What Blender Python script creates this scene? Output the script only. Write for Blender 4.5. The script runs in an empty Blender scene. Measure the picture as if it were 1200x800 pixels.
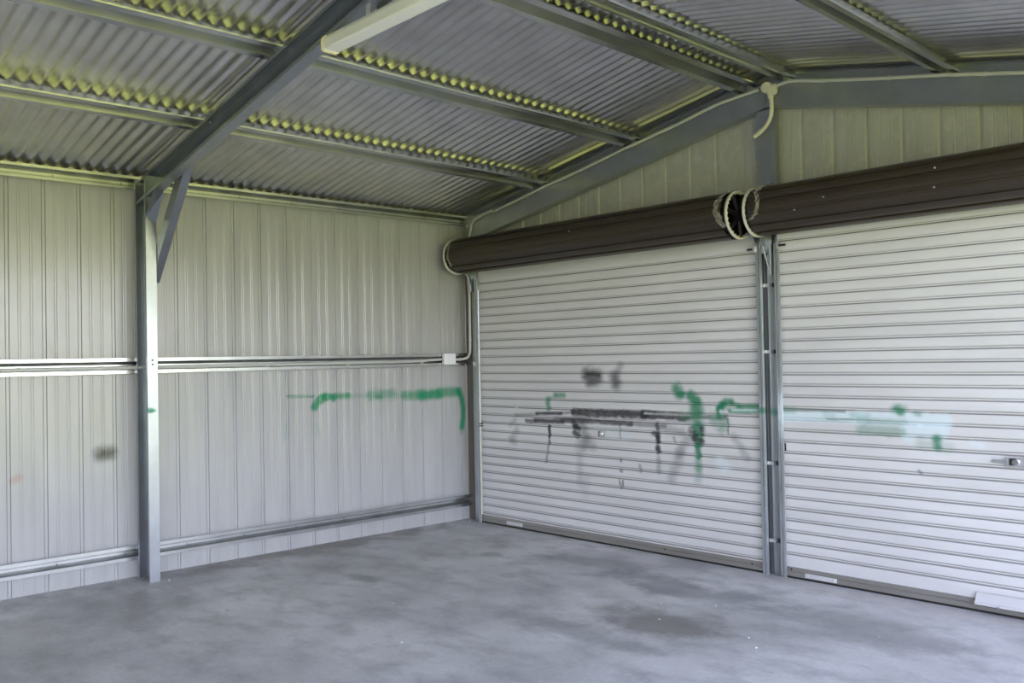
import bpy, bmesh, math, random
import numpy as np
from mathutils import Vector, Matrix

SC = bpy.context.scene
COL = SC.collection
random.seed(7)

# ---------------------------------------------------------------- camera
cam_data = bpy.data.cameras.new('camera')
cam_data.lens = 32.004
cam_data.sensor_width = 36.0
cam_data.clip_end = 500
cam = bpy.data.objects.new('camera', cam_data)
COL.objects.link(cam)
cam.matrix_world = Matrix(((0.681587, 0.026614, 0.731253, 6.6063),
                           (0.731482, 0.001631, -0.681859, -5.5916),
                           (-0.019340, 0.999644, -0.018356, 1.5),
                           (0, 0, 0, 1)))
SC.camera = cam

# ---------------------------------------------------------------- sky, sun, exposure
world = bpy.data.worlds.new('sky')
SC.world = world
world.use_nodes = True
wn = world.node_tree.nodes
wl = world.node_tree.links
wn.clear()
sky = wn.new('ShaderNodeTexSky')
sky.sky_type = 'NISHITA'
sky.sun_disc = False
sky.sun_elevation = math.radians(52)
sky.sun_rotation = math.radians(-70)
sky.air_density = 1.0
sky.dust_density = 1.6
sky.ozone_density = 1.0
bg = wn.new('ShaderNodeBackground')
bg.inputs['Strength'].default_value = 0.6
wo = wn.new('ShaderNodeOutputWorld')
hsv = wn.new('ShaderNodeHueSaturation')          # thin high cloud: a paler blue all over
hsv.inputs['Saturation'].default_value = 0.66
cast = wn.new('ShaderNodeMix'); cast.data_type = 'RGBA'; cast.blend_type = 'MULTIPLY'   # white balance of the daylight
cast.inputs[0].default_value = 1.0
cast.inputs[7].default_value = (1.07, 0.975, 1.06, 1)
wl.new(sky.outputs[0], hsv.inputs['Color'])
wl.new(hsv.outputs[0], cast.inputs[6])
wl.new(cast.outputs[2], bg.inputs[0])
wl.new(bg.outputs[0], wo.inputs[0])

sun_data = bpy.data.lights.new('sun', 'SUN')
sun_data.energy = 4.2
sun_data.angle = math.radians(0.6)
sun_data.color = (1.0, 0.95, 0.86)
sun = bpy.data.objects.new('sun', sun_data)
COL.objects.link(sun)
sun.rotation_euler = Vector((0.58, 0.2, -0.79)).to_track_quat('-Z', 'Y').to_euler()
sun.location = (-6, -2, 9)

SC.view_settings.view_transform = 'Standard'
SC.view_settings.look = 'None'
SC.view_settings.gamma = 1.0
SC.view_settings.use_curve_mapping = False
SC.view_settings.exposure = 1.5
SC.cycles.max_bounces = 10
SC.cycles.diffuse_bounces = 6
SC.cycles.glossy_bounces = 5
SC.cycles.use_denoising = True
SC.cycles.sample_clamp_indirect = 8.0

# ---------------------------------------------------------------- small helpers
def tag(o, label=None, cat=None, group=None, kind=None):
    if label: o['label'] = label
    if cat: o['category'] = cat
    if group: o['group'] = group
    if kind: o['kind'] = kind
    return o

def empty(name, loc=(0, 0, 0), parent=None):
    o = bpy.data.objects.new(name, None)
    o.empty_display_size = 0.1
    o.location = loc
    COL.objects.link(o)
    if parent: o.parent = parent
    return o

def mesh_obj(name, verts, faces, mat, parent=None, smooth=False, solid=0.0, bevel=0.0):
    me = bpy.data.meshes.new(name)
    me.from_pydata([tuple(v) for v in verts], [], faces)
    me.update()
    if smooth:
        me.polygons.foreach_set('use_smooth', [True] * len(me.polygons))
    me.materials.append(mat)
    o = bpy.data.objects.new(name, me)
    COL.objects.link(o)
    if parent:
        o.parent = parent
        o.matrix_parent_inverse = Matrix.Translation(-Vector(parent_world(parent)))
    if solid:
        m = o.modifiers.new('sheet', 'SOLIDIFY'); m.thickness = solid; m.offset = 0
    if bevel:
        m = o.modifiers.new('bevel', 'BEVEL'); m.width = bevel; m.segments = 2; m.limit_method = 'ANGLE'
    return o

def parent_world(p):
    v = Vector((0, 0, 0))
    while p:
        v = v + p.location
        if p.matrix_parent_inverse: v = v + p.matrix_parent_inverse.translation
        p = p.parent
    return v

class MB:
    """collects shapes of ONE part"""
    def __init__(self): self.v = []; self.f = []
    def add(self, vs, fs):
        n = len(self.v); self.v += [tuple(v) for v in vs]; self.f += [tuple(i + n for i in f) for f in fs]
        return self
    def box(self, x0, x1, y0, y1, z0, z1):
        vs = [(x, y, z) for x in (x0, x1) for y in (y0, y1) for z in (z0, z1)]
        return self.add(vs, [(0, 1, 3, 2), (4, 6, 7, 5), (0, 4, 5, 1), (2, 3, 7, 6), (0, 2, 6, 4), (1, 5, 7, 3)])
    def cyl(self, p0, p1, r, n=16, r1=None, caps=True):
        p0 = Vector(p0); p1 = Vector(p1); d = (p1 - p0).normalized()
        a = d.orthogonal().normalized(); b = d.cross(a); r1 = r if r1 is None else r1
        vs = []
        for p, rr in ((p0, r), (p1, r1)):
            for k in range(n):
                t = 2 * math.pi * k / n
                vs.append(p + a * (rr * math.cos(t)) + b * (rr * math.sin(t)))
        fs = [(k, (k + 1) % n, n + (k + 1) % n, n + k) for k in range(n)]
        if caps: fs += [tuple(range(n - 1, -1, -1)), tuple(range(n, 2 * n))]
        return self.add(vs, fs)
    def tube(self, pts, r, n=10, sub=6):
        P = smooth_path(pts, sub)
        prev = None; vs = []; fs = []
        for i, p in enumerate(P):
            t = (P[min(i + 1, len(P) - 1)] - P[max(i - 1, 0)]).normalized()
            if prev is None: a = t.orthogonal().normalized()
            else: a = (prev - t * prev.dot(t)).normalized()
            prev = a; b = t.cross(a)
            for k in range(n):
                q = 2 * math.pi * k / n
                vs.append(p + a * (r * math.cos(q)) + b * (r * math.sin(q)))
        for i in range(len(P) - 1):
            for k in range(n):
                fs.append((i * n + k, i * n + (k + 1) % n, (i + 1) * n + (k + 1) % n, (i + 1) * n + k))
        fs += [tuple(range(n - 1, -1, -1)), tuple(range((len(P) - 1) * n, len(P) * n))]
        return self.add(vs, fs)
    def torus(self, c, axis, R, r, n=48, m=8):
        c = Vector(c); ax = Vector(axis).normalized(); a = ax.orthogonal().normalized(); b = ax.cross(a)
        vs = []; fs = []
        for i in range(n):
            t = 2 * math.pi * i / n; e = a * math.cos(t) + b * math.sin(t)
            for k in range(m):
                q = 2 * math.pi * k / m
                vs.append(c + e * (R + r * math.cos(q)) + ax * (r * math.sin(q)))
        for i in range(n):
            for k in range(m):
                fs.append((i * m + k, i * m + (k + 1) % m, ((i + 1) % n) * m + (k + 1) % m, ((i + 1) % n) * m + k))
        return self.add(vs, fs)
    def extrude(self, prof, ends, u, v):
        """open profile [(a, b)] swept along the end points"""
        u = Vector(u); v = Vector(v); n = len(prof); vs = []; fs = []
        for p in ends:
            for a, b in prof: vs.append(Vector(p) + u * a + v * b)
        for i in range(len(ends) - 1):
            for k in range(n - 1):
                fs.append((i * n + k, i * n + k + 1, (i + 1) * n + k + 1, (i + 1) * n + k))
        return self.add(vs, fs)
    def build(self, name, mat, parent=None, smooth=False, solid=0.0, bevel=0.0):
        return mesh_obj(name, self.v, self.f, mat, parent, smooth, solid, bevel)

def smooth_path(pts, sub):
    P = [Vector(p) for p in pts]
    if len(P) < 3 or sub < 2: return P
    out = []
    for i in range(len(P) - 1):
        p0 = P[max(i - 1, 0)]; p1 = P[i]; p2 = P[i + 1]; p3 = P[min(i + 2, len(P) - 1)]
        for k in range(sub):
            t = k / sub
            out.append(0.5 * ((2 * p1) + (p2 - p0) * t + (2 * p0 - 5 * p1 + 4 * p2 - p3) * t * t + (3 * p1 - p0 - 3 * p2 + p3) * t ** 3))
    out.append(P[-1])
    return out

# ---------------------------------------------------------------- value noise and spray paint (evaluated per vertex)
_rng = np.random.RandomState(11)
_GRID = _rng.rand(256, 256)
def vnoise(a, b):
    ai = np.floor(a).astype(int); bi = np.floor(b).astype(int)
    fa = a - ai; fb = b - bi
    fa = fa * fa * (3 - 2 * fa); fb = fb * fb * (3 - 2 * fb)
    g = lambda i, j: _GRID[i % 256, j % 256]
    return (g(ai, bi) * (1 - fa) + g(ai + 1, bi) * fa) * (1 - fb) + (g(ai, bi + 1) * (1 - fa) + g(ai + 1, bi + 1) * fa) * fb

PAINT = {'G': (0.012, 0.22, 0.105), 'K': (0.016, 0.017, 0.021), 'S': (0.05, 0.05, 0.06), 'W': (0.72, 0.86, 0.90),
         'C': (0.80, 0.78, 0.76), 'D': (0.02, 0.09, 0.07), 'R': (0.35, 0.16, 0.06)}
def paint_eval(U, V, strokes):
    C = np.zeros((len(U), 3)); A = np.zeros(len(U))
    for k, (pts, w, soft, col, alpha, rag) in enumerate(strokes):
        d = np.full(len(U), 1e9)
        for (u0, v0), (u1, v1) in zip(pts, pts[1:]):
            du, dv = u1 - u0, v1 - v0; L = du * du + dv * dv + 1e-12
            t = np.clip(((U - u0) * du + (V - v0) * dv) / L, 0, 1)
            d = np.minimum(d, np.hypot(U - u0 - t * du, V - v0 - t * dv))
        nz = vnoise(U * 26 + 17 * k, V * 70 + 5 * k) * 0.65 + vnoise(U * 38 + 3 * k, V * 110) * 0.35
        d = d + (nz - 0.5) * 2 * rag * w * 1.1
        inner = w * (1.05 - 0.85 * soft); outer = w * (1.1 + 1.15 * soft) + 0.005
        m = np.clip((outer - d) / (outer - inner), 0, 1)
        m = m * m * (3 - 2 * m) * alpha * (1 - rag * 0.3 * np.clip((nz - 0.55) * 4, 0, 1))
        c = np.array(PAINT[col])
        na = m + A * (1 - m)
        C = np.where(na[:, None] > 1e-6, (c * m[:, None] + C * (A * (1 - m))[:, None]) / np.maximum(na, 1e-6)[:, None], C)
        A = na
    return C, A

def set_paint(o, U, V, strokes):
    C, A = paint_eval(np.asarray(U), np.asarray(V), strokes)
    at = o.data.color_attributes.new('paint', 'FLOAT_COLOR', 'POINT')
    at.data.foreach_set('color', np.concatenate([C, A[:, None]], 1).astype(np.float32).ravel())

# ---------------------------------------------------------------- materials
def mat_base(name, col, rough, metal=0.0, spec=0.5):
    m = bpy.data.materials.new(name); m.use_nodes = True
    b = m.node_tree.nodes['Principled BSDF']
    b.inputs['Base Color'].default_value = (*col, 1)
    b.inputs['Roughness'].default_value = rough
    b.inputs['Metallic'].default_value = metal
    b.inputs['Specular IOR Level'].default_value = spec
    return m, m.node_tree.nodes, m.node_tree.links, b

def mixc(n, l, fac, a, b):
    x = n.new('ShaderNodeMix'); x.data_type = 'RGBA'
    for s, v in ((0, fac), (6, a), (7, b)):
        if hasattr(v, 'is_output'): l.new(v, x.inputs[s])
        elif s == 0: x.inputs[0].default_value = v
        else: x.inputs[s].default_value = (*v, 1)
    return x.outputs[2]

def mathn(n, l, op, a, b=None, clamp=False):
    x = n.new('ShaderNodeMath'); x.operation = op; x.use_clamp = clamp
    for s, v in ((0, a), (1, b)):
        if v is None: continue
        if hasattr(v, 'is_output'): l.new(v, x.inputs[s])
        else: x.inputs[s].default_value = v
    return x.outputs[0]

def noise(n, l, vec, scale, detail=4, rough=0.55):
    x = n.new('ShaderNodeTexNoise')
    x.inputs['Scale'].default_value = scale; x.inputs['Detail'].default_value = detail; x.inputs['Roughness'].default_value = rough
    if vec is not None: l.new(vec, x.inputs['Vector'])
    return x.outputs['Fac']

def ramp(n, l, fac, lo, hi, a=0.0, b=1.0):
    x = n.new('ShaderNodeMapRange'); x.clamp = True
    l.new(fac, x.inputs[0]); x.inputs[1].default_value = lo; x.inputs[2].default_value = hi
    x.inputs[3].default_value = a; x.inputs[4].default_value = b
    return x.outputs[0]

def position(n):
    return n.new('ShaderNodeNewGeometry').outputs['Position']

def scaled(n, l, vec, s):
    x = n.new('ShaderNodeVectorMath'); x.operation = 'MULTIPLY'
    l.new(vec, x.inputs[0]); x.inputs[1].default_value = s
    return x.outputs[0]

def blob(n, l, pos, c, r, soft=0.5, wob=None):
    """mask of an ellipsoid stain at c with radii r (a mark of its own on the surface)"""
    x = n.new('ShaderNodeVectorMath'); x.operation = 'SUBTRACT'; l.new(pos, x.inputs[0]); x.inputs[1].default_value = c
    y = n.new('ShaderNodeVectorMath'); y.operation = 'DIVIDE'; l.new(x.outputs[0], y.inputs[0]); y.inputs[1].default_value = r
    z = n.new('ShaderNodeVectorMath'); z.operation = 'LENGTH'; l.new(y.outputs[0], z.inputs[0])
    d = z.outputs['Value']
    if wob is not None: d = mathn(n, l, 'ADD', d, wob)
    return ramp(n, l, d, 1.0, 1.0 - soft, 0, 1)

def galvanised(name, col=(0.50, 0.53, 0.56), rough=0.36, metal=0.85, marks=(), spangle=0.15):
    m, n, l, b = mat_base(name, col, rough, metal)
    p = position(n)
    v = n.new('ShaderNodeTexVoronoi'); v.inputs['Scale'].default_value = 70; l.new(p, v.inputs['Vector'])
    sp = ramp(n, l, v.outputs['Color'], 0, 1)
    f = noise(n, l, p, 5, 5)
    c = mixc(n, l, ramp(n, l, f, 0.3, 0.75), tuple(x * 0.86 for x in col), tuple(min(1, x * 1.1) for x in col))
    c2 = mixc(n, l, mathn(n, l, 'MULTIPLY', sp, spangle), c, tuple(x * 0.7 for x in col))
    wob = mathn(n, l, 'SUBTRACT', mathn(n, l, 'MULTIPLY', noise(n, l, p, 40, 3), 0.8), 0.4)
    met = None
    for ctr, rad, mc, al in marks:
        k = mathn(n, l, 'MULTIPLY', blob(n, l, p, ctr, rad, 0.6, wob), al)
        c2 = mixc(n, l, k, c2, mc)
        inv = mathn(n, l, 'SUBTRACT', 1.0, k)
        met = inv if met is None else mathn(n, l, 'MULTIPLY', met, inv)
    if met is not None: l.new(mathn(n, l, 'MULTIPLY', met, metal), b.inputs['Metallic'])
    l.new(c2, b.inputs['Base Color'])
    b.inputs['Roughness'].default_value = rough + 0.02
    return m

def painted_sheet(name, col, rough, spec=0.5, paint=True, rvar=0.05, up_tint=None, up_col=(0.2, 0.19, 0.18), streak=(1, 1, 0.15), metal=0.0):
    m, n, l, b = mat_base(name, col, rough, metal, spec)
    p = position(n)
    f = noise(n, l, scaled(n, l, p, (3 * streak[0], 3 * streak[1], 3 * streak[2])), 2.2, 5)
    c = mixc(n, l, ramp(n, l, f, 0.35, 0.75), tuple(x * 0.90 for x in col), tuple(x * 1.05 for x in col))
    if up_tint:
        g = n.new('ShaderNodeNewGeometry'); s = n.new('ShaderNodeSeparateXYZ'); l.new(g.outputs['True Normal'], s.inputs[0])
        up = ramp(n, l, s.outputs['Z'], 0.25, 0.7, 0, up_tint)  # tints upward-facing faces with a darker colour
        c = mixc(n, l, up, c, up_col)
    if paint:
        a = n.new('ShaderNodeVertexColor'); a.layer_name = 'paint'
        c = mixc(n, l, a.outputs['Alpha'], c, a.outputs['Color'])
    l.new(c, b.inputs['Base Color'])
    l.new(ramp(n, l, noise(n, l, p, 9, 4), 0.3, 0.7, rough - rvar, rough + rvar), b.inputs['Roughness'])
    return m

M = {}
M['wall'] = painted_sheet('wall_sheet_coating', (0.435, 0.43, 0.425), 0.21, 0.6, up_tint=None)
M['gable'] = painted_sheet('gable_sheet_coating', (0.47, 0.465, 0.445), 0.26, 0.5, paint=False)
M['curtain'] = painted_sheet('door_curtain_coating', (0.74, 0.725, 0.715), 0.36, 0.5, up_tint=0.85, up_col=(0.17, 0.16, 0.16), streak=(0.2, 1, 1))
M['rolled'] = painted_sheet('door_outer_coating', (0.046, 0.034, 0.025), 0.33, 0.5, paint=False, rvar=0.0, streak=(0.05, 3, 3))
M['rail'] = painted_sheet('bottom_rail_alloy', (0.30, 0.285, 0.26), 0.45, 0.5, paint=False, streak=(0.3, 1, 1), metal=0.4)
M['roof'] = galvanised('roof_zincalume', (0.68, 0.665, 0.66), 0.30, 0.97, spangle=0.0)
M['purlin'] = galvanised('purlin_galvanised', (0.58, 0.59, 0.59), 0.25, 0.95, spangle=0.0)
M['frame'] = galvanised('frame_galvanised', (0.40, 0.425, 0.455), 0.30, 0.9,
                        marks=[((0.262, -3.125, 1.185), (0.05, 0.055, 0.022), (0.012, 0.22, 0.12), 0.95)])
M['post'] = galvanised('post_galvanised', (0.44, 0.465, 0.49), 0.30, 0.9,
                       marks=[((3.28, -0.08, 1.10), (0.09, 0.09, 0.035), (0.012, 0.22, 0.12), 0.6)])
M['guide'] = galvanised('guide_galvanised', (0.56, 0.59, 0.61), 0.36, 0.75,
                        marks=[((3.22, -0.115, 1.11), (0.06, 0.06, 0.03), (0.012, 0.24, 0.12), 0.7),
                               ((3.36, -0.11, 1.10), (0.028, 0.05, 0.22), (0.78, 0.86, 0.88), 0.9)])
M['white'], *_ = mat_base('white_plastic', (0.80, 0.80, 0.82), 0.35)
M['conduit'], *_ = mat_base('grey_conduit_plastic', (0.52, 0.52, 0.50), 0.38)
M['cream'], *_ = mat_base('aged_cream_plastic', (0.70, 0.67, 0.52), 0.42)
M['batten'], *_ = mat_base('batten_white_enamel', (0.92, 0.905, 0.87), 0.35)
M['batten_end'], *_ = mat_base('batten_cream_plastic', (0.88, 0.80, 0.64), 0.4)
M['chrome'], *_ = mat_base('chrome', (0.75, 0.76, 0.78), 0.16, 1.0)
M['alloy'], *_ = mat_base('bright_alloy', (0.72, 0.72, 0.74), 0.3, 0.7)
M['black'], *_ = mat_base('black_plastic', (0.012, 0.012, 0.012), 0.5)
M['dark'], *_ = mat_base('dark_steel', (0.05, 0.05, 0.052), 0.45, 0.5)
M['ring'], *_ = mat_base('drum_ring_nylon', (0.70, 0.66, 0.56), 0.45)
M['sticker'], *_ = mat_base('sticker_paper', (0.74, 0.74, 0.73), 0.5)
M['ink'], *_ = mat_base('sticker_ink', (0.40, 0.40, 0.42), 0.5)
M['rubber'], *_ = mat_base('rubber_seal', (0.015, 0.014, 0.013), 0.7)
M['strip'], *_ = mat_base('gap_shade_grey', (0.085, 0.09, 0.1), 0.6)  # grey that stands in for shade beside the door guide
M['handle'], *_ = mat_base('painted_handle', (0.62, 0.61, 0.61), 0.38)
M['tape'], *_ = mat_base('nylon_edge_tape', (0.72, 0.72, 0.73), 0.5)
M['infill'], *_ = mat_base('brown_infill', (0.15, 0.132, 0.11), 0.5)
M['chip'], *_ = mat_base('pale_chip', (0.75, 0.75, 0.74), 0.6)

def plastic_film():
    m, n, l, b = mat_base('crinkled_film', (0.36, 0.34, 0.29), 0.25)
    b.inputs['Alpha'].default_value = 0.5
    b.inputs['Transmission Weight'].default_value = 0.15
    return m
M['film'] = plastic_film()

def concrete():
    m, n, l, b = mat_base('stained_concrete', (0.45, 0.45, 0.465), 0.55)
    p = position(n)
    big = noise(n, l, p, 0.9, 6, 0.62); mid = noise(n, l, scaled(n, l, p, (1, 1.6, 1)), 3.2, 6, 0.6); fine = noise(n, l, p, 38, 5, 0.6)
    c = mixc(n, l, ramp(n, l, big, 0.36, 0.64), (0.385, 0.38, 0.385), (0.66, 0.65, 0.655))
    c = mixc(n, l, ramp(n, l, mid, 0.48, 0.7, 0, 0.55), c, (0.262, 0.258, 0.267))
    c = mixc(n, l, ramp(n, l, mid, 0.44, 0.28, 0, 0.5), c, (0.555, 0.547, 0.547))
    wob = mathn(n, l, 'SUBTRACT', mathn(n, l, 'MULTIPLY', noise(n, l, p, 3.5, 6, 0.65), 2.4), 1.2)
    for ctr, rad, mc, al in (((3.05, -0.80, 0), (0.85, 0.28, 1), (0.232, 0.232, 0.247), 0.75),
                             ((2.15, -0.62, 0), (0.55, 0.22, 1), (0.24, 0.24, 0.255), 0.6),
                             ((3.40, -1.50, 0), (0.5, 0.34, 1), (0.195, 0.183, 0.165), 0.8),
                             ((4.35, -0.85, 0), (0.75, 0.3, 1), (0.255, 0.252, 0.255), 0.6),
                             ((3.05, -1.95, 0), (0.9, 0.14, 1), (0.225, 0.225, 0.232), 0.55),
                             ((0.95, -0.55, 0), (0.35, 0.16, 1), (0.285, 0.277, 0.262), 0.5),
                             ((1.25, -2.05, 0), (0.22, 0.09, 1), (0.225, 0.225, 0.232), 0.6),
                             ((1.35, -0.95, 0), (0.13, 0.09, 1), (0.24, 0.24, 0.247), 0.6),
                             ((0.12, -1.7, 0), (0.26, 1.6, 1), (0.247, 0.225, 0.198), 0.75),
                             ((0.75, -3.6, 0), (0.5, 0.9, 1), (0.285, 0.277, 0.27), 0.5),
                             ((0.5, -0.42, 0), (0.26, 0.24, 1), (0.54, 0.54, 0.532), 0.7),
                             ((0.55, -0.9, 0), (0.12, 0.55, 1), (0.54, 0.54, 0.532), 0.6),
                             ((4.2, -0.2, 0), (1.4, 0.13, 1), (0.54, 0.51, 0.488), 0.6),
                             ((1.05, -4.1, 0), (0.35, 0.35, 1), (0.51, 0.503, 0.488), 0.5)):
        c = mixc(n, l, mathn(n, l, 'MULTIPLY', blob(n, l, p, ctr, rad, 0.6, wob), al), c, mc)
    c = mixc(n, l, ramp(n, l, fine, 0.35, 0.75, 0.0, 0.22), c, (0.21, 0.21, 0.21))
    spots = noise(n, l, p, 17, 2, 0.4)
    c = mixc(n, l, ramp(n, l, spots, 0.74, 0.78, 0, 0.5), c, (0.75, 0.75, 0.75))
    c = mixc(n, l, ramp(n, l, spots, 0.24, 0.2, 0, 0.6), c, (0.15, 0.15, 0.15))
    l.new(c, b.inputs['Base Color'])
    l.new(ramp(n, l, mid, 0.3, 0.7, 0.42, 0.62), b.inputs['Roughness'])
    bm = n.new('ShaderNodeBump'); bm.inputs['Strength'].default_value = 0.12; bm.inputs['Distance'].default_value = 0.01
    l.new(fine, bm.inputs['Height']); l.new(bm.outputs[0], b.inputs['Normal'])
    return m
M['floor'] = concrete()

def grass():
    m, n, l, b = mat_base('lawn', (0.16, 0.25, 0.05), 0.9, 0, 0.1)
    p = position(n)
    c = mixc(n, l, ramp(n, l, noise(n, l, p, 1.3, 6), 0.3, 0.7), (0.255, 0.295, 0.045), (0.345, 0.365, 0.08))
    l.new(c, b.inputs['Base Color'])
    return m
M['grass'] = grass()

# ------------ spray-paint strokes: centre line (m), half width, softness, colour, opacity, raggedness
WALL_STROKES = [
    ([(-1.922,1.225),(-1.672,1.22)],0.0047,0.4,'G',0.75,0),
    ([(-1.551,1.211),(-1.633,1.176),(-1.666,1.131)],0.0273,0.5,'G',0.9,0.15),
    ([(-1.608,1.213),(-1.478,1.204),(-1.486,1.19)],0.0195,0.5,'G',0.95,0.2),
    ([(-1.477,1.211),(-1.344,1.209)],0.0195,0.7,'G',0.8,0.3),
    ([(-1.344,1.206),(-1.137,1.204)],0.0156,1,'G',0.3,0.3),
    ([(-1.119,1.203),(-0.867,1.204)],0.0312,0.9,'G',0.6,0.35),
    ([(-1.057,1.186),(-1.013,1.184)],0.0117,0.8,'G',0.5,0.2),
    ([(-0.756,1.188),(-0.546,1.183)],0.0312,0.8,'G',0.75,0.3),
    ([(-0.565,1.18),(-0.368,1.184)],0.0351,0.7,'G',0.95,0.25),
    ([(-0.378,1.216),(-0.374,1.172)],0.0097,0.5,'G',0.8,0.1),
    ([(-0.358,1.197),(-0.134,1.194)],0.0351,0.7,'G',0.8,0.25),
    ([(-0.134,1.202),(-0.094,1.136),(-0.075,1.039),(-0.077,0.959),(-0.095,0.864)],0.0215,0.7,'G',0.95,0.1),
    ([(-0.1,0.864),(-0.101,0.816)],0.0195,1,'G',0.3,0.1),
    ([(-3.366,0.888),(-3.303,0.891)],0.0351,1,'K',0.85,0.2),
    ([(-3.343,0.892),(-3.297,0.888)],0.0117,0.8,'K',0.4,0.2),
    ([(-3.926,0.758),(-3.885,0.781)],0.0156,1,'R',0.35,0.6),
    ([(-1.661,0.966),(-1.646,0.923)],0.0273,1,'G',0.12,0.3),
    ([(-1.934,0.984),(-1.935,0.902)],0.0195,1,'G',0.12,0.3),
    ([(-1.944,0.356),(-1.945,0.329)],0.0195,1,'G',0.12,0.3),
    ([(-2.501,0.393),(-2.491,0.385)],0.0094,0.3,'W',0.95,0.1),
]
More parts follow.
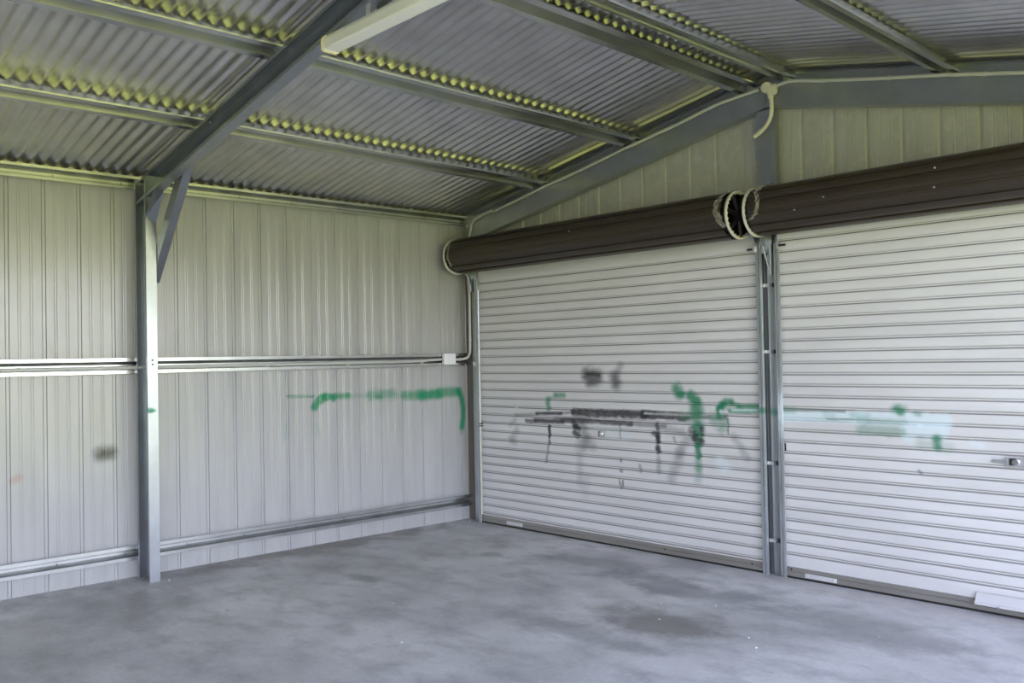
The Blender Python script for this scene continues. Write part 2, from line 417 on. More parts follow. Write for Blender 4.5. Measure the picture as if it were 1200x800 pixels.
DOOR_1_STROKES = [
    ([(1.586,1.353),(1.697,1.339),(1.622,1.305)],0.0442,0.9,'S',0.85,0.25),
    ([(1.586,1.357),(1.716,1.353)],0.0085,0.6,'K',0.6,0.2),
    ([(1.877,1.333),(1.893,1.286)],0.0374,1,'S',0.8,0.25),
    ([(1.913,1.373),(1.941,1.427)],0.0238,1,'S',0.4,0.2),
    ([(1.222,1.184),(1.321,1.182)],0.017,0.9,'G',0.7,0.3),
    ([(1.129,1.142),(1.132,1.07)],0.0204,0.8,'G',0.75,0.3),
    ([(1.15,1.157),(1.231,1.173)],0.0102,1,'G',0.35,0.2),
    ([(0.721,0.998),(0.98,1.014)],0.0102,1,'S',0.4,0.3),
    ([(0.991,1.02),(1.287,1.031)],0.0102,0.5,'K',0.9,0.3),
    ([(1.257,1.03),(1.502,1.045)],0.0082,1,'S',0.6,0.3),
    ([(1.425,1.042),(1.596,1.043),(1.869,1.042),(2.177,1.039)],0.0238,0.5,'K',0.9,0.45),
    ([(1.689,1.057),(2.211,1.059)],0.0136,0.9,'S',0.6,0.3),
    ([(2.161,1.042),(2.452,1.04),(2.575,1.036)],0.0204,0.5,'K',0.9,0.5),
    ([(2.145,1.072),(2.622,1.06)],0.0082,0.6,'K',0.8,0.4),
    ([(2.576,1.052),(2.9,1.054)],0.0136,0.6,'K',0.75,0.4),
    ([(2.17,1.058),(2.333,1.059),(2.53,1.057),(2.872,1.062)],0.0051,0.4,'C',0.55,0.7),
    ([(0.862,0.953),(0.968,0.955)],0.0136,0.6,'K',0.75,0.6),
    ([(0.979,0.957),(1.305,0.96)],0.0153,0.6,'K',0.9,0.35),
    ([(1.286,0.97),(1.687,0.974),(2.041,0.971)],0.0136,0.6,'K',0.85,0.4),
    ([(1.998,0.97),(2.371,0.968)],0.0102,1,'S',0.55,0.4),
    ([(1.206,0.985),(1.594,0.992)],0.0102,1,'S',0.5,0.3),
    ([(1.139,0.918),(1.142,0.867),(1.141,0.831)],0.0116,0.5,'K',0.95,0.35),
    ([(1.141,0.831),(1.139,0.773)],0.0068,0.6,'K',0.85,0.4),
    ([(1.129,0.772),(1.116,0.691),(1.094,0.61)],0.0068,0.9,'S',0.6,0.3),
    ([(1.427,0.958),(1.46,0.924)],0.0204,0.7,'K',0.7,0.8),
    ([(1.431,0.937),(1.479,0.903)],0.017,0.6,'K',0.9,0.8),
    ([(1.439,0.874),(1.477,0.854)],0.0204,0.6,'K',0.85,0.6),
    ([(1.518,0.961),(1.553,0.844),(1.532,0.773)],0.034,1,'S',0.5,0.3),
    ([(1.589,0.811),(1.626,0.779)],0.034,1,'S',0.35,0.3),
    ([(1.475,0.784),(1.489,0.61),(1.485,0.469)],0.0272,1,'S',0.22,0.3),
    ([(1.562,0.511),(1.539,0.37)],0.0272,1,'S',0.12,0.3),
    ([(2.291,0.978),(2.298,0.946)],0.0136,0.6,'K',0.8,0.3),
    ([(2.256,0.912),(2.296,0.894)],0.017,0.6,'K',0.75,0.7),
    ([(2.297,0.901),(2.295,0.849)],0.017,0.5,'K',0.95,0.3),
    ([(2.294,0.804),(2.297,0.772)],0.0187,0.5,'K',0.9,0.3),
    ([(2.3,0.727),(2.297,0.623)],0.0153,1,'S',0.4,0.5),
    ([(2.338,0.954),(2.527,0.931)],0.0204,1,'S',0.35,0.5),
    ([(2.587,0.896),(2.524,0.83),(2.491,0.765)],0.0272,1,'S',0.35,0.3),
    ([(2.499,0.778),(2.465,0.681),(2.416,0.581)],0.0306,1,'S',0.33,0.3),
    ([(0.74,0.871),(0.671,0.777)],0.0238,1,'S',0.3,0.4),
    ([(0.72,0.953),(0.652,0.905)],0.0136,1,'S',0.25,0.4),
    ([(0.648,0.776),(0.714,0.757)],0.0204,1,'S',0.25,0.4),
    ([(2.117,0.655),(2.124,0.61)],0.0085,0.9,'S',0.45,0.4),
    ([(2.447,0.882),(2.455,0.857)],0.0085,0.9,'S',0.5,0.4),
    ([(2.966,0.915),(3.02,0.852)],0.0204,1,'S',0.3,0.3),
    ([(3.04,0.811),(3.073,0.778)],0.0204,1,'S',0.3,0.3),
    ([(2.481,1.249),(2.511,1.214)],0.034,0.8,'G',0.85,0.25),
    ([(2.495,1.204),(2.534,1.202)],0.0136,0.8,'G',0.7,0.2),
    ([(2.603,1.2),(2.633,1.179),(2.655,1.166)],0.0306,0.7,'G',0.9,0.25),
    ([(2.646,1.123),(2.653,1.086)],0.0408,0.9,'G',0.7,0.3),
    ([(2.638,1.11),(2.683,1.099)],0.0272,0.9,'G',0.5,0.2),
    ([(2.659,1.036),(2.664,0.962)],0.0374,1,'G',0.55,0.3),
    ([(2.657,0.974),(2.663,0.912),(2.661,0.869)],0.0306,0.7,'G',0.8,0.4),
    ([(2.611,0.947),(2.632,0.898)],0.0204,0.7,'K',0.8,0.8),
    ([(2.694,0.957),(2.7,0.926)],0.017,0.7,'K',0.85,0.8),
    ([(2.632,0.882),(2.706,0.877)],0.0136,0.6,'K',0.8,0.8),
    ([(2.691,0.852),(2.646,0.837)],0.0136,0.7,'K',0.6,0.8),
    ([(2.66,0.831),(2.666,0.757)],0.017,0.7,'G',0.85,0.5),
    ([(2.658,0.757),(2.663,0.664)],0.0204,1,'G',0.5,0.5),
    ([(2.663,0.664),(2.654,0.589)],0.0238,1,'G',0.3,0.4),
    ([(2.53,1.044),(2.591,1.034)],0.0272,1,'G',0.25,0.4),
    ([(2.85,1.067),(2.851,1.11),(2.874,1.141)],0.0204,0.7,'G',0.85,0.25),
    ([(2.852,1.116),(2.91,1.163),(2.952,1.161)],0.0187,0.7,'G',0.85,0.2),
    ([(2.952,1.155),(3.014,1.138)],0.0102,0.8,'G',0.6,0.2),
    ([(3.014,1.126),(3.11,1.132),(3.197,1.122)],0.0153,0.8,'G',0.7,0.25),
    ([(2.936,1.097),(3.075,1.095),(3.196,1.105)],0.0088,0.7,'G',0.8,0.2),
    ([(2.852,1.116),(2.958,1.113),(3.041,1.121)],0.0102,0.8,'G',0.4,0.3),
    ([(2.813,1.035),(2.885,1.02),(2.869,0.983)],0.034,1,'G',0.5,0.5),
    ([(3.11,1.117),(3.197,1.113)],0.0272,1,'G',0.35,0.2),
    ([(2.865,1.092),(2.865,1.086)],0.0102,0.5,'W',0.7,0.1),
    ([(2.958,1.104),(3.163,1.109)],0.0054,0.4,'W',0.6,0.1),
    ([(2.921,1.045),(2.921,0.931)],0.0034,0.4,'K',0.7,0.8),
    ([(1.924,0.97),(1.925,0.843)],0.0034,0.4,'K',0.6,0.9),
    ([(1.921,0.695),(1.929,0.675)],0.0068,0.5,'K',0.6,0.9),
    ([(1.923,0.608),(1.931,0.595)],0.0102,0.5,'K',0.6,0.9),
    ([(1.907,0.526),(1.923,0.46)],0.0054,0.4,'K',0.7,0.7),
    ([(1.942,0.522),(1.941,0.475)],0.0041,0.4,'K',0.7,0.7),
    ([(2.841,0.732),(2.89,0.699)],0.0306,1,'W',0.45,0.3),
    ([(0.723,1.066),(0.745,1.059)],0.0068,0.4,'C',0.6,0.8),
    ([(1.685,0.913),(1.995,0.866)],0.034,1,'W',0.18,0.4),
]
DOOR_2_STROKES = [
    ([(3.352,1.072),(3.618,1.081),(3.907,1.082)],0.0285,0.35,'W',0.7,0.15),
    ([(3.879,1.081),(4.176,1.084),(4.418,1.08)],0.0342,0.4,'W',0.6,0.25),
    ([(4.185,1.022),(4.397,1.022)],0.0342,0.5,'W',0.6,0.3),
    ([(4.173,0.97),(4.214,0.962)],0.0171,0.9,'W',0.4,0.3),
    ([(4.567,0.956),(4.613,0.949)],0.0143,0.9,'W',0.4,0.5),
    ([(3.372,1.117),(3.619,1.12),(3.795,1.119)],0.0046,0.6,'D',0.6,0.3),
    ([(3.665,1.067),(3.851,1.071)],0.004,0.6,'D',0.4,0.4),
    ([(3.353,1.118),(3.435,1.12)],0.0171,1,'G',0.3,0.3),
    ([(3.894,1.01),(4.153,1.005)],0.0228,0.7,'G',0.42,0.4),
    ([(3.879,1.068),(4.176,1.068)],0.0114,1,'G',0.3,0.4),
    ([(3.851,1.094),(3.941,1.086)],0.0171,1,'G',0.25,0.4),
    ([(4.131,1.15),(4.151,1.13)],0.02,0.8,'G',0.8,0.4),
    ([(4.104,1.139),(4.178,1.151)],0.0143,1,'G',0.35,0.4),
    ([(4.244,1.122),(4.265,1.118)],0.0114,1,'G',0.45,0.3),
    ([(4.366,0.975),(4.365,0.934)],0.02,0.8,'G',0.85,0.35),
    ([(4.275,0.94),(4.433,0.928)],0.0256,1,'G',0.22,0.4),
    ([(3.672,1.094),(3.713,1.084)],0.0171,1,'G',0.22,0.4),
    ([(4.258,1.046),(4.278,1.047)],0.0068,0.3,'W',0.9,0.2),
    ([(4.255,0.775),(4.265,0.765)],0.0071,0.6,'S',0.5,0.6),
]

# ================================================================ THE SHELL
RIDGE = 3.29
SPAN = 6.58
BACK = -9.3
BAY = 3.1
def flange_z(x, y):
    """height of the purlins' resting plane"""
    t = min(max(-y / BAY, 0.0), 1.0)
    if x <= RIDGE: a = 2.755 + 0.185 * x; b = 2.777 + 0.196 * x
    else: a = 2.755 + 0.185 * RIDGE - 0.2 * (x - RIDGE); b = 2.777 + 0.196 * RIDGE - 0.2 * (x - RIDGE)
    return a * (1 - t) + b * t
def sheet_z(x, y):
    """underside of the roof sheet: straight from the eave to the ridge"""
    r = flange_z(RIDGE, y) + 0.060
    if x <= RIDGE: return 2.852 + (r - 2.852) * x / RIDGE
    return r - 0.2 * (x - RIDGE)

# floor slab and lawn
f = MB().box(-0.03, 7.3, BACK - 0.05, 0.02, -0.16, 0.0).build('floor', M['floor'])
tag(f, 'grey stained concrete slab floor of the shed', 'floor', kind='structure')
g = MB(); g.add([(-90, -90, -0.165), (90, -90, -0.165), (90, 90, -0.165), (-90, 90, -0.165)], [(0, 1, 2, 3)])
tag(g.build('ground', M['grass']), 'sunlit green lawn around the shed', 'ground', kind='structure')

# ---- ribbed wall sheets (inside face at x = 0); u runs along the wall, profile depth goes outwards
PITCH = 0.2254
RIB0 = -3.946
def rib_profile(u0, u1, phase, step=0.016, pitch=PITCH, wide=False):
    """positions and outward depth of the sheet between u0 and u1"""
    us = set(np.round(np.arange(u0, u1, step), 5).tolist() + [u0, u1])
    k0 = math.floor((u0 - phase) / pitch) - 1; k1 = math.ceil((u1 - phase) / pitch) + 1
    feat = []
    for k in range(k0, k1 + 1):
        c = phase + k * pitch
        if wide: feat += [(c - 0.0185, 0.0), (c - 0.0085, 0.013), (c + 0.0105, 0.013), (c + 0.0130, 0.0)]
        else: feat += [(c - 0.0140, 0.0), (c - 0.0115, 0.008), (c - 0.0085, 0.003), (c + 0.0085, 0.003), (c + 0.0115, 0.008), (c + 0.0140, 0.0)]
        for fr in (0.30, 0.37, 0.63, 0.70):
            s = c + fr * pitch
            feat += [(s - 0.006, 0.0), (s, 0.0016), (s + 0.006, 0.0)]
    feat = [q for q in feat if u0 < q[0] < u1]
    centres = [phase + k * pitch for k in range(k0, k1 + 1)]
    pts = list(feat)
    for u in us:
        if any(abs(u - c) < 0.0145 for c in centres) and u not in (u0, u1): continue
        if any(abs(u - q[0]) < 0.005 for q in feat): continue
        pts.append((u, 0.003 if any(abs(u - c) < 0.0117 for c in centres) else 0.0))
    return sorted(pts)

wall_left = tag(empty('wall_left'), 'left wall of pale grey ribbed metal sheets with green spray line', 'wall', kind='structure')
zrows = [-0.02, 0.2, 0.45] + list(np.arange(0.6, 1.32, 0.014)) + [1.5, 1.8, 2.1, 2.4, 2.65, 2.83]
def wavy(u, z):
    return (vnoise(np.array([u * 7.0 + 40]), np.array([z * 0.55 + 9]))[0] - 0.5) * 0.003 + (vnoise(np.array([u * 31.0 + 7]), np.array([z * 0.3 + 3]))[0] - 0.5) * 0.0011
ycuts = [RIB0 + (k + 0.5) * PITCH for k in range(17, -26, -4)]
ycuts = [0.03] + [c for c in ycuts if BACK < c < -0.05] + [BACK]
for yb, ya in zip(ycuts, ycuts[1:]):
    prof = rib_profile(ya, yb, RIB0, 0.016 if ya > -4.6 else 0.06)
    rows = zrows if ya > -4.6 else [-0.02, 1.4, 2.83]
    vs = []; fs = []; n = len(prof)
    for z in rows:
        for u, d in prof: vs.append((-d - wavy(u, z), u, z if z < 2.8 else sheet_z(0, u) + 0.0185))
    for i in range(len(rows) - 1):
        for k in range(n - 1): fs.append((i * n + k, (i + 1) * n + k, (i + 1) * n + k + 1, i * n + k + 1))
    o = mesh_obj('wall_sheet', vs, fs, M['wall'], wall_left)
    set_paint(o, [v[1] for v in vs], [v[2] for v in vs], WALL_STROKES)

# ---- gable (end) wall sheets at y = 0
wall_far = tag(empty('wall_far'), 'gable end wall of ribbed metal sheets above the roller doors', 'wall', kind='structure')
GRIB = 3.495; GP = 0.2263
xc = [-0.02, 0.25] + [GRIB + (k + 0.5) * GP for k in range(-13, 14, 4)] + [SPAN]
xc = sorted(x for x in xc if -0.05 <= x <= SPAN)
for xa, xb in zip(xc, xc[1:]):
    prof = rib_profile(xa, xb, GRIB, 0.05, GP, True)
    zb = -0.02 if xb <= 0.26 else 2.15
    vs = []; fs = []; n = len(prof)
    for row in range(2):
        for u, d in prof: vs.append((u, 0.012 + d, zb if row == 0 else sheet_z(u, 0) + 0.02))
    for k in range(n - 1): fs.append((k, k + 1, n + k + 1, n + k))
    mesh_obj('gable_sheet', vs, fs, M['gable'], wall_far)
tag(MB().box(0.012, 0.165, -0.034, -0.031, 0.0, 2.55).build('trim_3', M['infill']), 'brown corner flashing strip beside the corner post', 'trim', kind='structure')  # plain brown strip filling the corner beside the post
# ---- closing wall behind the camera
wall_near = tag(empty('wall_near'), 'closing metal wall at the other end of the shed', 'wall', kind='structure')
for k in range(7):
    xa, xb = SPAN * k / 7, SPAN * (k + 1) / 7
    prof = rib_profile(xa, xb, GRIB, 0.1, GP, True); n = len(prof)
    vs = [(u, BACK - d, z if z < 1 else sheet_z(u, BACK)) for z in (-0.02, 2) for u, d in prof]
    mesh_obj('wall_sheet', vs, [(i, n + i, n + i + 1, i + 1) for i in range(n - 1)], M['gable'], wall_near)

# ---- corrugated roof
ceiling = tag(empty('ceiling'), 'underside of the corrugated zincalume roof', 'ceiling', kind='structure')
CP = 0.0803; CA = 0.0088; SEG = 10
def roof_sheet(y0, ncor, left):
    n = ncor * SEG + 1
    xs = [-0.12, 0.0, 1.1, 2.2, RIDGE - 0.035] if left else [RIDGE + 0.035, 4.4, 5.5, SPAN, SPAN + 0.12]
    vs = []; fs = []
    for x in xs:
        for k in range(n):
            y = y0 - k * CP / SEG
            vs.append((x, y, sheet_z(x, y) + CA + 0.001 + CA * math.cos(2 * math.pi * (y + 3.942) / CP)))
    for i in range(len(xs) - 1):
        for k in range(n - 1): fs.append((i * n + k, i * n + k + 1, (i + 1) * n + k + 1, (i + 1) * n + k))
    mesh_obj('roof_sheet', vs, fs, M['roof'], ceiling, smooth=True)
y = 0.05
while y > BACK:
    roof_sheet(y, 10, True); roof_sheet(y, 10, False); y -= 10 * CP
rc = MB()
ys = [0.06, -BAY, BACK]
prof_x = [-0.16, -0.02, 0.0, 0.02, 0.16]
for yy in ys:
    for dx in prof_x: rc.v.append((RIDGE + dx, yy, sheet_z(RIDGE, yy) + 2 * CA + 0.012 - 0.19 * abs(dx) + (0.008 if abs(dx) < 0.03 else 0)))
for i in range(2):
    for k in range(4): rc.f.append((i * 5 + k, i * 5 + k + 1, (i + 1) * 5 + k + 1, (i + 1) * 5 + k))
rc.build('ridge_cap', M['roof'], ceiling, solid=0.002)

# ================================================================ STEEL FRAME
def hat(W, D, fl, crown):
    h = W / 2
    return [(-h + 0.004, 0.011), (-h, 0.009), (-h, 0.0), (-h + fl, 0.0), (-crown / 2, D), (crown / 2, D), (h - fl, 0.0), (h, 0.0), (h, 0.009), (h - 0.004, 0.011)]
def screws(parent, pts, ax, mat='alloy', r=0.0055):
    for p in pts:
        p = Vector(p)
        MB().cyl(p, p + Vector(ax) * 0.006, r, 8).build('screw', M[mat], parent)

def roof_purlin(x_edge, W, side, label, y1=BACK):
    """side +1: left slope (x_edge is the low edge), -1: right slope"""
    xm = x_edge + W / 2
    slope = 0.19 if xm < RIDGE else -0.2
    a = math.atan(slope)
    u = (math.cos(a), 0, math.sin(a)); v = (-math.sin(a), 0, math.cos(a))
    ends = [(xm, yy, flange_z(xm, yy)) for yy in (-0.02, -BAY, y1)]
    depth = sheet_z(xm, -BAY) - flange_z(xm, -BAY) - 0.002
    o = MB().extrude(hat(W, depth, 0.040, 0.05), ends, u, v).build('roof_purlin', M['purlin'], None, solid=0.0016)
    tag(o, label, 'purlin', 'roof purlins along the shed')
    return o
PURLINS = [(1.045, 0.165, 'galvanised roof purlin nearest the left wall, second up from the eave'),
           (2.04, 0.165, 'galvanised roof purlin halfway up the left roof slope, below the white light'),
           (3.06, 0.16, 'galvanised roof purlin just left of the ridge, upper end by the round junction box'),
           (3.372, 0.155, 'galvanised roof purlin just right of the ridge, over the centre post'),
           (4.405, 0.145, 'galvanised roof purlin on the right roof slope, rightmost in view')]
purlins = [roof_purlin(a, b, 1, c) for a, b, c in PURLINS]

def wall_girt(name, z0, z1, label, cat):
    W = z1 - z0
    ends = [(0.060, yy, (z0 + z1) / 2) for yy in (-0.03, BACK + 0.02)]
    o = MB().extrude(hat(W, 0.055, 0.018 if name == 'eave_purlin' else 0.0235, 0.018), ends, (0, 0, 1), (-1, 0, 0)).build(name, M['purlin'], None, solid=0.0016)
    tag(o, label, cat, 'horizontal girts on the left wall')
    # flattened end tab lapping over the corner post, and screws in the pan
    MB().box(0.058, 0.062, -0.09, -0.03, z0, z0 + 0.02).build('end_tab', M['purlin'], o)
    screws(o, [(0.003, RIB0 + k * PITCH + 0.06, (z0 + z1) / 2 - 0.004) for k in range(-1, 17, 2)], (1, 0, 0), 'dark', 0.004)
    return o
eave = wall_girt('eave_purlin', 2.752, 2.846, 'galvanised eave purlin along the top of the left wall', 'purlin')
mid_girt = wall_girt('wall_girt', 1.444, 1.553, 'galvanised middle wall girt that carries the grey conduit', 'girt')
low_girt = wall_girt('wall_girt', 0.130, 0.231, 'galvanised lowest wall girt just above the floor', 'girt')

# interior column (lipped channel, open towards the camera side), rafter and knee brace
def channel(x0, x1, y0, y1, lip):
    """open side at y0, web at y1"""
    return [(x0 + lip, y0), (x0, y0), (x0, y1), (x1, y1), (x1, y0), (x1 - lip, y0)]
column = MB().extrude(channel(0.066, 0.266, -3.138, -3.068, 0.02), [(0, 0, 0.0), (0, 0, 2.82)], (1, 0, 0), (0, 1, 0)).build('steel_column', M['frame'], None, solid=0.003)
tag(column, 'galvanised steel channel column standing against the left wall', 'column')
for z in (1.535, 1.505):
    MB().cyl((0.267, -3.103, z), (0.272, -3.103, z), 0.006, 8).build('bolt', M['dark'], column)

def raking(x0, x1, zt0, zt1, depth, y0, y1, lip, name, mat, label, cat, parent=None):
    """lipped channel rafter along x; open side y0, web at y1"""
    a = math.atan2(zt1 - zt0, x1 - x0)
    prof = [(y0, -lip), (y0, 0), (y1, 0), (y1, -depth), (y0, -depth), (y0, -depth + lip)]
    o = MB().extrude(prof, [(x0, 0, zt0), (x1, 0, zt1)], (0, 1, 0), (0, 0, 1)).build(name, mat, parent, solid=0.003)
    tag(o, label, cat)
    return o
raf = raking(0.10, RIDGE, 2.777 + 0.0196, 2.777 + 0.196 * RIDGE, 0.157, -3.138, -3.068, 0.02, 'roof_rafter', M['frame'],
             'dark galvanised rafter rising from the column to the ridge', 'rafter')
raf2 = raking(RIDGE, SPAN - 0.1, 2.777 + 0.196 * RIDGE, 2.777 + 0.196 * RIDGE - 0.2 * (SPAN - 0.1 - RIDGE), 0.157, -3.138, -3.068, 0.02, 'roof_rafter', M['frame'],
              'galvanised rafter on the right roof slope beyond the ridge', 'rafter')
ap = MB().add([(RIDGE - 0.3, -3.064, 3.33), (RIDGE - 0.3, -3.064, 3.18), (RIDGE, -3.064, 3.24), (RIDGE + 0.3, -3.064, 3.18), (RIDGE + 0.3, -3.064, 3.33), (RIDGE, -3.064, 3.41)], [(0, 1, 2, 3, 4, 5)])
ap.build('apex_plate', M['frame'], raf, solid=0.006)
# knee plate at the column head
kp = MB().add([(0.270, -3.138, 2.540), (0.270, -3.070, 2.490), (0.415, -3.070, 2.694), (0.415, -3.138, 2.694)], [(0, 1, 2, 3)])
kp.build('knee_plate', M['frame'], column, solid=0.008)
def strut(x_face, zlow, slope, w, y0, y1, lip):
    """brace bolted to the backs of the column and the rafter, its ends cut along both"""
    d = Vector((1, 0, slope)).normalized(); s = Vector((d.z, 0, -d.x))
    prof = [(lip, y0), (0, y0), (0, y1), (w, y1), (w, y0), (w - lip, y0)]
    base = Vector((x_face, 0, zlow)) - s * w
    m = MB(); rows = ([], [])
    for a, y in prof:
        p = base + s * a
        q0 = p + d * ((x_face - p.x) / d.x)
        t = (2.690 + 0.196 * p.x - p.z) / (d.z - 0.196 * d.x)
        q1 = p + d * t
        rows[0].append((q0.x, y, q0.z)); rows[1].append((q1.x, y, q1.z))
    n = len(prof)
    return m.add(rows[0] + rows[1], [(k, k + 1, n + k + 1, n + k) for k in range(n - 1)])
br = strut(0.16, 2.085, 1.22, 0.085, -3.005, -3.062, 0.012)
brace = br.build('knee_brace', M['frame'], None, solid=0.003)
tag(brace, 'short galvanised knee brace between column and rafter', 'brace')
# right-hand columns of the open side
for yy in (-3.103, -6.2, -9.2):
    c = MB().extrude(channel(SPAN - 0.2, SPAN, yy - 0.035, yy + 0.035, 0.02), [(0, 0, 0), (0, 0, 2.75)], (1, 0, 0), (0, 1, 0)).build('steel_column', M['frame'], None, solid=0.003)
    tag(c, 'galvanised column on the open right side of the shed', 'column', 'columns of the open side')

# galvanised strip added to darken the gap between gable rafters and roof sheet
for nm, xa, xb in (('trim_1', 0.07, RIDGE), ('trim_2', RIDGE, SPAN)):
    t = MB()
    for x in np.linspace(xa, xb, 5):
        zb = (2.731 + 0.184 * x if x <= RIDGE else 2.731 + 0.184 * RIDGE - 0.199 * (x - RIDGE)) - 0.02
        t.v += [(x, -0.018, zb), (x, -0.018, sheet_z(x, 0) - 0.004), (x, -0.045, sheet_z(x, 0) - 0.002)]
    for k in range(4):
        t.f += [(3 * k, 3 * k + 3, 3 * k + 4, 3 * k + 1), (3 * k + 1, 3 * k + 4, 3 * k + 5, 3 * k + 2)]
    tag(t.build(nm, M['post'], None, solid=0.0015), 'galvanised strip added to darken the shaded gap above the gable rafter', 'trim', kind='structure')
# gable frame: web faces the camera
def end_rafter(x0, x1, z0, z1, label):
    prof = [(-0.016, -0.158 + 0.0), (-0.092, -0.158), (-0.092, 0.0), (-0.016, 0.0)]
    o = MB().extrude(prof, [(x0, 0, z0), (x1, 0, z1)], (0, 1, 0), (0, 0, 1)).build('gable_rafter', M['post'], None, solid=0.003)
    return tag(o, label, 'rafter')
er1 = end_rafter(0.10, RIDGE - 0.001, 2.731 + 0.0184, 2.731 + 0.184 * RIDGE, 'galvanised gable rafter left of the centre post')
er2 = end_rafter(RIDGE + 0.001, SPAN - 0.1, 2.731 + 0.184 * RIDGE, 2.731 + 0.184 * RIDGE - 0.199 * (SPAN - 0.1 - RIDGE), 'galvanised gable rafter right of the centre post')
def face_post(x0, x1, z1, label, face=-0.088):
    prof = [(x0, -0.02), (x0, face), (x1, face), (x1, -0.02)]
    o = MB().extrude(prof, [(0, 0, 0.0), (0, 0, z1)], (1, 0, 0), (0, 1, 0)).build('gable_post', M['post'], None, solid=0.003)
    return tag(o, label, 'post')
centre_post = face_post(3.198, 3.338, 3.165, 'galvanised centre post between the two roller doors', -0.066)
corner_post = face_post(0.168, 0.245, 2.60, 'galvanised corner post left of the left roller door')
MB().box(3.205, 3.335, -0.10, -0.02, 0.0, 0.005).build('base_plate', M['post'], centre_post)
right_post = face_post(6.31, 6.46, 2.60, 'galvanised corner post right of the right roller door')
for z in (1.963, 1.51, 0.754, 0.23):
    c = MB().box(3.236, 3.283, -0.092, -0.066, z - 0.011, z + 0.011).build('clip', M['alloy'], centre_post)
    MB().box(3.288, 3.304, -0.074, -0.066, z - 0.014, z + 0.014).build('clip_slot', M['dark'], centre_post)

